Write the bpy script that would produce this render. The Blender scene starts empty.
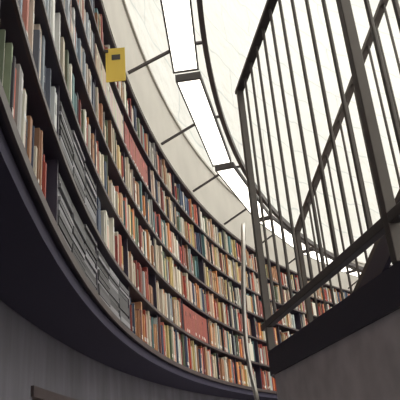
import bpy, math, random
from mathutils import Matrix, Vector
random.seed(5)
CX,CY=12.597,2.895
R=13.129
ZB=0.762; ROWS=6; RH=1/3; ZT=ZB+2.0; ZF=ZT+0.66
FLOOR=-1.6
sc=bpy.context.scene
sc.view_settings.view_transform='Standard'
def P(r,adeg,z):
    a=math.radians(adeg); return (CX+r*math.cos(a),CY+r*math.sin(a),z)
# ---------------- materials
def mat(name,col,rough=.7,metal=0,emit=0,noise=0,nscale=8,bump=0,stretch=None):
    m=bpy.data.materials.new(name);m.use_nodes=True;nt=m.node_tree;b=nt.nodes['Principled BSDF']
    b.inputs['Base Color'].default_value=(*col,1);b.inputs['Roughness'].default_value=rough;b.inputs['Metallic'].default_value=metal
    if emit:
        b.inputs['Emission Color'].default_value=(*col,1);b.inputs['Emission Strength'].default_value=emit
    if noise or bump:
        tc=nt.nodes.new('ShaderNodeTexCoord');mp=nt.nodes.new('ShaderNodeMapping')
        if stretch: mp.inputs['Scale'].default_value=stretch
        n=nt.nodes.new('ShaderNodeTexNoise');n.inputs['Scale'].default_value=nscale;n.inputs['Detail'].default_value=6
        nt.links.new(tc.outputs['Object'],mp.inputs[0]);nt.links.new(mp.outputs[0],n.inputs['Vector'])
        if noise:
            cr=nt.nodes.new('ShaderNodeMapRange');cr.inputs['To Min'].default_value=1-noise;cr.inputs['To Max'].default_value=1+noise
            cr.inputs['From Min'].default_value=.3;cr.inputs['From Max'].default_value=.7
            mx=nt.nodes.new('ShaderNodeVectorMath');mx.operation='SCALE';mx.inputs[0].default_value=col
            nt.links.new(n.outputs['Fac'],cr.inputs['Value']);nt.links.new(cr.outputs[0],mx.inputs['Scale']);nt.links.new(mx.outputs[0],b.inputs['Base Color'])
        if bump:
            bp=nt.nodes.new('ShaderNodeBump');bp.inputs['Strength'].default_value=bump;bp.inputs['Distance'].default_value=.02
            nt.links.new(n.outputs['Fac'],bp.inputs['Height']);nt.links.new(bp.outputs[0],b.inputs['Normal'])
    return m
M_board=mat('shelf_dark_wood',(.04,.033,.055),.5,noise=.2,nscale=5)  # dark wood, with the purple of lifted shadows put into its colour
M_edge=mat('shelf_edge_oak',(.07,.052,.055),.5,noise=.15)
M_soffit=mat('soffit_shade_navy',(.04,.035,.07),.8)  # navy tone of the lifted shade under the shelf, put into the colour
M_fascia=mat('fascia_plaster',(.58,.55,.49),.7,noise=.05,nscale=3)
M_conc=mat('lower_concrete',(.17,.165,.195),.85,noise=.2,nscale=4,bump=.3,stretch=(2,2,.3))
M_par=mat('parapet_concrete',(.62,.57,.56),.85,noise=.12,nscale=14,bump=.2)
M_rail=mat('railing_steel',(.10,.088,.08),.4,metal=.4)
M_dark=mat('stringer_dark_steel',(.035,.03,.048),.5)
M_chrome=mat('brushed_steel',(.55,.52,.48),.3,metal=1)
M_door=mat('door_brown_wood',(.13,.085,.06),.5,noise=.2,stretch=(12,12,1))
M_floor=mat('floor_stone',(.22,.2,.2),.5,noise=.2)
M_lamp=mat('lamp_diffuser',(1,.965,.86),.5,emit=3.0)
M_lframe=mat('lamp_frame_dark',(.07,.06,.06),.5)
M_yel=mat('sign_yellow',(.8,.58,.10),.6)
# books
M_book=bpy.data.materials.new('book_covers');M_book.use_nodes=True
nt=M_book.node_tree;b=nt.nodes['Principled BSDF'];at=nt.nodes.new('ShaderNodeAttribute');at.attribute_name='Col'
nt.links.new(at.outputs['Color'],b.inputs['Base Color']);b.inputs['Roughness'].default_value=.6
# drum wall
M_wall=bpy.data.materials.new('drum_white_stucco');M_wall.use_nodes=True
nt=M_wall.node_tree;b=nt.nodes['Principled BSDF'];b.inputs['Roughness'].default_value=.9
uv=nt.nodes.new('ShaderNodeUVMap');uv.uv_map='UVMap'
nz=nt.nodes.new('ShaderNodeTexNoise');nz.inputs['Scale'].default_value=1.2
nt.links.new(uv.outputs[0],nz.inputs['Vector'])
va=nt.nodes.new('ShaderNodeVectorMath');va.operation='MULTIPLY_ADD';va.inputs[1].default_value=(.4,.4,0)
nt.links.new(nz.outputs['Color'],va.inputs[0]);nt.links.new(uv.outputs[0],va.inputs[2])
bk=nt.nodes.new('ShaderNodeTexBrick');bk.inputs['Scale'].default_value=1
bk.inputs['Brick Width'].default_value=2.4;bk.inputs['Row Height'].default_value=.75;bk.inputs['Mortar Size'].default_value=.03;bk.inputs['Mortar Smooth'].default_value=1
bk.inputs['Color1'].default_value=(.85,.85,.81,1);bk.inputs['Color2'].default_value=(.82,.825,.79,1);bk.inputs['Mortar'].default_value=(.66,.69,.67,1)
nt.links.new(va.outputs[0],bk.inputs['Vector']);nt.links.new(bk.outputs['Color'],b.inputs['Base Color'])
n2=nt.nodes.new('ShaderNodeTexNoise');n2.inputs['Scale'].default_value=2.5;n2.inputs['Detail'].default_value=5
nt.links.new(uv.outputs[0],n2.inputs['Vector'])
bp=nt.nodes.new('ShaderNodeBump');bp.inputs['Strength'].default_value=.5;bp.inputs['Distance'].default_value=.12
nt.links.new(n2.outputs['Fac'],bp.inputs['Height']);nt.links.new(bp.outputs[0],b.inputs['Normal'])

# ---------------- helpers
def mesh(name,v,f,mats,mi=None,parent=None):
    me=bpy.data.meshes.new(name);me.from_pydata(v,[],f);
    for m in mats: me.materials.append(m)
    if mi: me.polygons.foreach_set('material_index',mi)
    me.update();o=bpy.data.objects.new(name,me);sc.collection.objects.link(o)
    if parent: o.parent=parent
    return o
def empty(name):
    o=bpy.data.objects.new(name,None);sc.collection.objects.link(o);return o
def arc(name,prof,a0,a1,m,parent=None,n=None,closed=True,uv=False,V=None,F=None):
    own=V is None
    if own: V=[];F=[]
    n=n or max(2,int(abs(a1-a0)/1.2));k=len(prof);base=len(V)
    for i in range(n+1):
        a=a0+(a1-a0)*i/n
        for r,z in prof: V.append(P(r,a,z))
    for i in range(n):
        for j in range(k if closed else k-1):
            j2=(j+1)%k
            F.append((base+i*k+j,base+i*k+j2,base+(i+1)*k+j2,base+(i+1)*k+j))
    if closed:
        F.append(tuple(base+j for j in range(k)));F.append(tuple(base+n*k+j for j in reversed(range(k))))
    if own:
        o=mesh(name,V,F,[m],parent=parent)
        if uv:
            l=o.data.uv_layers.new(name='UVMap')
            for lp in o.data.loops:
                x,y,z=o.data.vertices[lp.vertex_index].co
                a=math.atan2(y-CY,x-CX)
                if a<-math.pi*.5: a+=2*math.pi
                l.data[lp.index].uv=(a*14,z)
        return o
def rect(r0,r1,z0,z1): return [(r0,z0),(r1,z0),(r1,z1),(r0,z1)]
A0,A1=228,30
# ---------------- bookshelf
shelf=empty('curved_bookshelf')
V=[];F=[]
for k in range(ROWS+1):
    z=ZB+k*RH
    arc('',rect(R+.006,R+.33,z-.022,z),A0,A1,None,V=V,F=F,n=170)
arc('',rect(R+.30,R+.33,ZB,ZT),A0,A1,None,V=V,F=F,n=170)
mesh('boards',V,F,[M_board],parent=shelf)
V=[];F=[]
for k in range(ROWS+1):
    z=ZB+k*RH
    arc('',rect(R-.004,R+.006,z-(.034 if k==0 else .022),z+.001),A0,A1,None,V=V,F=F,n=170)
mesh('board_edges',V,F,[M_edge],parent=shelf)
BAY=math.degrees(.92/R)
V=[];F=[];a=A0;bays=[]
da=math.degrees(.009/R)
while a-BAY>A1:
    arc('',rect(R+.02,R+.3,ZB,ZT-.02),a+da,a-da,None,V=V,F=F,n=1)
    bays.append(a);a-=BAY
mesh('uprights',V,F,[M_board],parent=shelf)
arc('fascia',rect(R-.01,R+.30,ZT+.004,ZF),A0,A1,M_fascia,parent=shelf,n=170)
arc('fascia_cap',rect(R-.03,R+.32,ZF,ZF+.03),A0,A1,M_fascia,parent=shelf,n=170)
arc('soffit',rect(R+.02,R+.345,ZB-.09,ZB-.035),A0,A1,M_soffit,n=170)
# ---------------- books
pal=[(.78,.70,.55),(.80,.76,.66),(.82,.78,.68),(.74,.66,.52),(.66,.60,.5),(.5,.08,.05),(.42,.06,.05),(.36,.18,.10),(.58,.38,.22),(.75,.30,.11),(.13,.26,.27),(.06,.09,.16),(.16,.20,.13),(.04,.035,.05),(.40,.39,.38),(.68,.54,.25),(.66,.50,.40),(.72,.62,.48),(.28,.12,.10),(.62,.18,.12),(.45,.5,.48),(.3,.07,.06),(.5,.26,.14)]
pal2=[(.6,.62,.62),(.7,.7,.66),(.5,.55,.6),(.65,.45,.38),(.55,.2,.15),(.3,.36,.42),(.7,.6,.5),(.75,.75,.72),(.15,.17,.22)]
series=[(.55,.50,.42),(.65,.60,.50),(.35,.09,.07),(.28,.28,.28),(.5,.33,.2)]
V=[];F=[];C=[]
def box(a0,a1,r0,r1,z0,z1,col,lean=0):
    b=len(V)
    for z,l in((z0,0),(z1,lean)):
        for r,a in((r0,a0),(r0,a1),(r1,a1),(r1,a0)):
            V.append(P(r,a+l,z))
    F.extend([(b,b+1,b+5,b+4),(b+1,b+2,b+6,b+5),(b+3,b,b+4,b+7),(b+4,b+5,b+6,b+7),(b,b+3,b+2,b+1)])
    C.extend([(*col,1)]*8)
for a in bays:
    for k in range(ROWS):
        z=ZB+k*RH+.003
        if (k==0 and 177<a<185) or (k==1 and 181<a<185) or(k==0 and a>189 and random.random()<.4):
            s0=.02
            while s0<.62:
                w=random.uniform(.27,.29);zz=z;top=z+random.uniform(.24,.28)
                while zz<top:
                    h=random.choice([.018,.025,.032]);j=random.uniform(-.006,.006)
                    g=random.choice([.06,.09,.13,.28]);c=(g*1.0,g*1.0,g*1.08)
                    t0=a-math.degrees((s0+j)/R);t1=a-math.degrees((s0+w+j)/R);d=random.uniform(.01,.025)
                    box(t0,t1,R+d,R+.26,zz,zz+h-.002,c)
                    zz+=h
                s0+=w+.012
            continue
        s0=.015;end=.905-(random.random()**5*.25)
        mode=random.random();sc_=random.choice(series)
        pp=pal2 if (a>183 and random.random()<.8) else pal
        hb=random.uniform(.225,.27);ru=0
        if mode<.05: hs=random.uniform(.23,.28)
        while s0<end:
            if mode<.05 and a<183:
                w=.03;h=hs;d=.015;c=tuple(x*random.uniform(.85,1.15) for x in sc_)
            else:
                if ru<=0:
                    ru=random.choice([1,1,1,1,1,2,3]);w=random.choice([.009,.013,.016,.020,.025,.031,.042]);h=min(.30,max(.16,random.gauss(hb,.028)));c0=random.choice(pp)
                ru-=1
                d=random.uniform(.008,.04)
                g=random.uniform(.6,1.1);c=tuple(min(.85,x*g) for x in c0)
            if s0+w>end: break
            t0=a-math.degrees(s0/R);t1=a-math.degrees((s0+w-.0015)/R)
            ln=0
            if random.random()<.03 and s0+w+.03<end: ln=random.uniform(-.1,.0)
            box(t0,t1,R+d,R+d+.16,z,z+h,c,ln)
            rr=random.random()
            if rr<.35 and ln==0 and a>120:
                zl=z+random.choice([.02,.03,.03])
                box(t0-.004,t1+.004,R+d-.0012,R+d+.002,zl,zl+.028,(.75,.73,.68))
            elif rr<.6 and ln==0 and a>120:
                zl=z+h*random.uniform(.6,.8);g=random.choice([.4,1.7])
                box(t0-.003,t1+.003,R+d-.001,R+d+.002,zl,zl+random.uniform(.015,.05),tuple(min(.8,x*g+.02) for x in c))
            s0+=w
        if random.random()<.05 and a<178:
            sx=random.uniform(.2,.7);t0=a-math.degrees(sx/R);t1=a-math.degrees((sx+.15)/R)
            box(t0,t1,R-.002,R+.005,z,z+.22,random.choice([(.75,.7,.6),(.75,.72,.6),(.6,.52,.42)]))
bo=mesh('library_books',V,F,[M_book])
ca=bo.data.color_attributes.new('Col','FLOAT_COLOR','POINT')
flat=[x for c in C for x in c];ca.data.foreach_set('color',flat)
# ---------------- yellow flag sign projecting from the shelf edge
sg=empty('yellow_shelf_sign')
ac=179.0
arc('plate',rect(R-.135,R-.012,2.18,2.43),ac+.012,ac-.012,M_yel,n=1,parent=sg)
arc('print',rect(R-.105,R-.05,2.34,2.38),ac+.018,ac-.018,M_lframe,n=1,parent=sg)
arc('clip',rect(R-.03,R-.005,2.40,2.42),ac+.05,ac-.05,M_lframe,n=1,parent=sg)
# ---------------- drum walls
arc('wall_drum',[(R+.36,ZT-.5),(R+.36,14)],0,360,M_wall,closed=False,uv=True,n=240)
dt=.38
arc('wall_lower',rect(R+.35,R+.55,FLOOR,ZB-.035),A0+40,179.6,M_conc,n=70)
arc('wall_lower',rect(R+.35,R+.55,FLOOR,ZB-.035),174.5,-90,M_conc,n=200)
arc('wall_lintel',rect(R+.35,R+.55,dt,ZB-.035),179.6,174.5,M_conc,n=6)
arc('door_1',rect(R+.45,R+.49,FLOOR,dt-.05),179.4,174.7,M_door,n=6)
arc('trim_1',rect(R+.335,R+.5,dt-.05,dt),179.7,174.4,M_edge,n=6)
def disc(name,r0,r1,z,m):
    V=[];F=[];n=96
    for i in range(n):
        a=i*360/n;V.append(P(r0,a,z));V.append(P(r1,a,z))
    for i in range(n):
        j=(i+1)%n;F.append((2*i,2*i+1,2*j+1,2*j))
    return mesh(name,V,F,[m])
disc('floor',.001,R+.7,FLOOR,M_floor)
disc('ceiling',11.5,R+.6,14,M_fascia)
# ---------------- light ring
ring=empty('fluorescent_light_ring')
RL=12.68;ZL=2.92
V=[];F=[]
arc('',rect(RL-.21,RL-.17,ZL-.02,ZL+.05),A0,A1,None,V=V,F=F,n=170)
mesh('rails',V,F,[M_lframe],parent=ring)
def bars(name,segs,m,parent=None,bev=True):
    V=[];F=[]
    for p,q,w,d in segs:
        p=Vector(p);q=Vector(q);t=(q-p).normalized()
        up=Vector((0,0,1)) if abs(t.z)<.9 else Vector((.17,-.985,0))
        s=t.cross(up).normalized();u=s.cross(t).normalized()
        b=len(V)
        for c in(p,q):
            for i,j in((-1,-1),(1,-1),(1,1),(-1,1)): V.append(tuple(c+s*i*w/2+u*j*d/2))
        F.extend([(b,b+1,b+2,b+3),(b+7,b+6,b+5,b+4)]);F.extend([(b+i,b+4+i,b+4+(i+1)%4,b+(i+1)%4) for i in range(4)])
    o=mesh(name,V,F,[m],parent=parent)
    if bev:
        bv=o.modifiers.new('b','BEVEL');bv.width=.002;bv.segments=2
    return o
sg_=[];a=175.6+5.25*9
while a>A1:
    sg_.append((P(R-.02,a,ZT+.03),P(RL+.08,a,ZL+.03),.020,.020))
    sg_.append((P(RL+.10,a,ZL+.065),P(RL-.19,a,ZL+.065),.020,.020));a-=5.25
bars('struts',sg_,M_lframe,ring,False)
V=[];F=[];V2=[];F2=[];a=174.3+8.1*6-.35
HW=.093
while a>A1+8:
    arc('',rect(RL-HW-.014,RL-HW,ZL-.015,ZL+.05),a,a-7.5,None,V=V,F=F,n=1)
    arc('',rect(RL+HW,RL+HW+.014,ZL-.015,ZL+.05),a,a-7.5,None,V=V,F=F,n=1)
    arc('',rect(RL-HW,RL+HW,ZL+.002,ZL+.05),a,a-7.5,None,V=V,F=F,n=1)
    arc('',rect(RL-HW,RL+HW,ZL-.010,ZL+.002),a,a-7.5,None,V=V2,F=F2,n=1)
    arc('',rect(RL-HW-.014,RL+HW+.014,ZL-.018,ZL+.05),a+.04,a-.05,None,V=V,F=F,n=1)
    arc('',rect(RL-HW-.014,RL+HW+.014,ZL-.018,ZL+.05),a-7.46,a-7.55,None,V=V,F=F,n=1)
    a-=8.1
mesh('housings',V,F,[M_lframe],parent=ring)
mesh('diffusers',V2,F2,[M_lamp],parent=ring)
# ---------------- bars/railings
C1=Vector((.19,1.99,0));D=Vector((.18,-.984,0)).normalized()
def q(s,z): p=C1+D*s;return (p.x,p.y,z)
segs=[(q(-.02,1.3),q(3.2,1.3),.030,.016),(q(-.06,.386),q(3.2,.386),.022,.022)]
rail=empty('landing_railing')
bars('rails',segs,M_rail,rail)
bars('posts',[(q(s,.3),q(s,1.3),.024,.022) for s in(0,.93,1.86,2.79)],M_rail,rail)
bars('balusters',[(q(s*.093,.386),q(s*.093,1.3),.008,.010) for s in range(34) if s%10],M_rail,rail)
def prism(name,pts,z0,z1,m):
    n=len(pts);V=[(x,y,z0) for x,y in pts]+[(x,y,z1) for x,y in pts]
    F=[tuple(range(n))[::-1],tuple(range(n,2*n))]+[(i,(i+1)%n,n+(i+1)%n,n+i) for i in range(n)]
    return mesh(name,V,F,[m])
c=q(0,0);e=q(3.3,0)
prism('landing_slab',[(c[0]-.012,c[1]+.02),(e[0]-.012,e[1]),(2.3,e[1]),(2.3,3.9),(.62,3.9)],.224,.30,M_dark)
prism('wall_landing',[(c[0]+.0,c[1]),(e[0],e[1]),(e[0]+.15,e[1]),(c[0]+.16,c[1])],FLOOR,.224,M_par)
# stairs + their railing
stair=empty('staircase')
st=stair
S0=Vector((.62,3.75,.3));S1=Vector((1.1,2.6,1.2));dv=S1-S0
def s(t,h): p=S0+dv*t;return (p.x,p.y,p.z+h)
bars('railing_rails',[(s(-.02,1.02),s(2.4,1.02),.04,.025),(s(0,.1),s(2.4,.1),.03,.03)],M_rail,st)
bars('railing_posts',[(s(t,0),s(t,1.02),.03,.03) for t in(0,.75,1.5,2.25)],M_rail,st)
bars('railing_balusters',[(s(t*.075,.1),s(t*.075,1.02),.011,.013) for t in range(32) if t%10],M_rail,st)
V=[];F=[]
hd=Vector((dv.x,dv.y,0));side=Vector((hd.y,-hd.x,0)).normalized()
if side.x<0: side=-side
for i in range(11):
    t=i*.2;p=S0+hd*t+side*.03;p2=p+hd*.24;zz=.3+.18*(i+1)
    b=len(V)
    for z in(zz-.05,zz):
        for pt in(p,p2,p2+side*1.1,p+side*1.1): V.append((pt.x,pt.y,z))
    F.extend([(b+3,b+2,b+1,b),(b+4,b+5,b+6,b+7)]+[(b+i2,b+(i2+1)%4,b+4+(i2+1)%4,b+4+i2) for i2 in range(4)])
mesh('treads',V,F,[M_par],parent=stair)
bars('stringer',[(s(0,.02),s(2.4,.02),.03,.12)],M_dark,stair)
# steel pole handrail
cu=bpy.data.curves.new('steel_handrail_pole','CURVE');cu.dimensions='3D';cu.bevel_depth=.0115;cu.bevel_resolution=4
sp=cu.splines.new('BEZIER')
pts=[(.24,3.35,1.16),(.225,3.08,1.15),(.212,3,1.06),(.168,3,.56),(.170,3,.40),(.19,3,.22),(.20,3,FLOOR)]
sp.bezier_points.add(len(pts)-1)
for bpnt,p in zip(sp.bezier_points,pts): bpnt.co=p;bpnt.handle_left_type=bpnt.handle_right_type='AUTO'
o=bpy.data.objects.new('steel_handrail_pole',cu);sc.collection.objects.link(o);cu.materials.append(M_chrome)
# ---------------- light
w=bpy.data.worlds.new('sky');sc.world=w;w.use_nodes=True
bg=w.node_tree.nodes['Background'];bg.inputs[0].default_value=(1,.975,.915,1);bg.inputs[1].default_value=3.1
la=bpy.data.lights.new('fill_light','AREA');la.energy=55;la.size=1.5;la.color=(1,.93,.87)  # unseen fill added behind the camera to brighten the parapet and lower wall
lo=bpy.data.objects.new('fill_light',la);sc.collection.objects.link(lo);lo.location=(-.1,-2.2,.4)
lo.rotation_euler=(Vector((.6,1.5,-.1))-Vector(lo.location)).to_track_quat('-Z','Y').to_euler()
# ---------------- camera
f,th,ro=601.2,.404,.085
rt=Vector((1,0,0));up0=Vector((0,-math.sin(th),math.cos(th)));fw=Vector((0,math.cos(th),math.sin(th)))
ri=math.cos(ro)*rt-math.sin(ro)*up0;ui=math.sin(ro)*rt+math.cos(ro)*up0
cd=bpy.data.cameras.new('camera');cd.sensor_width=36;cd.lens=f/400*36;cd.clip_start=.01;cd.clip_end=200
co=bpy.data.objects.new('camera',cd);sc.collection.objects.link(co)
mw=Matrix((ri,ui,-fw)).transposed().to_4x4();co.matrix_world=mw
sc.camera=co
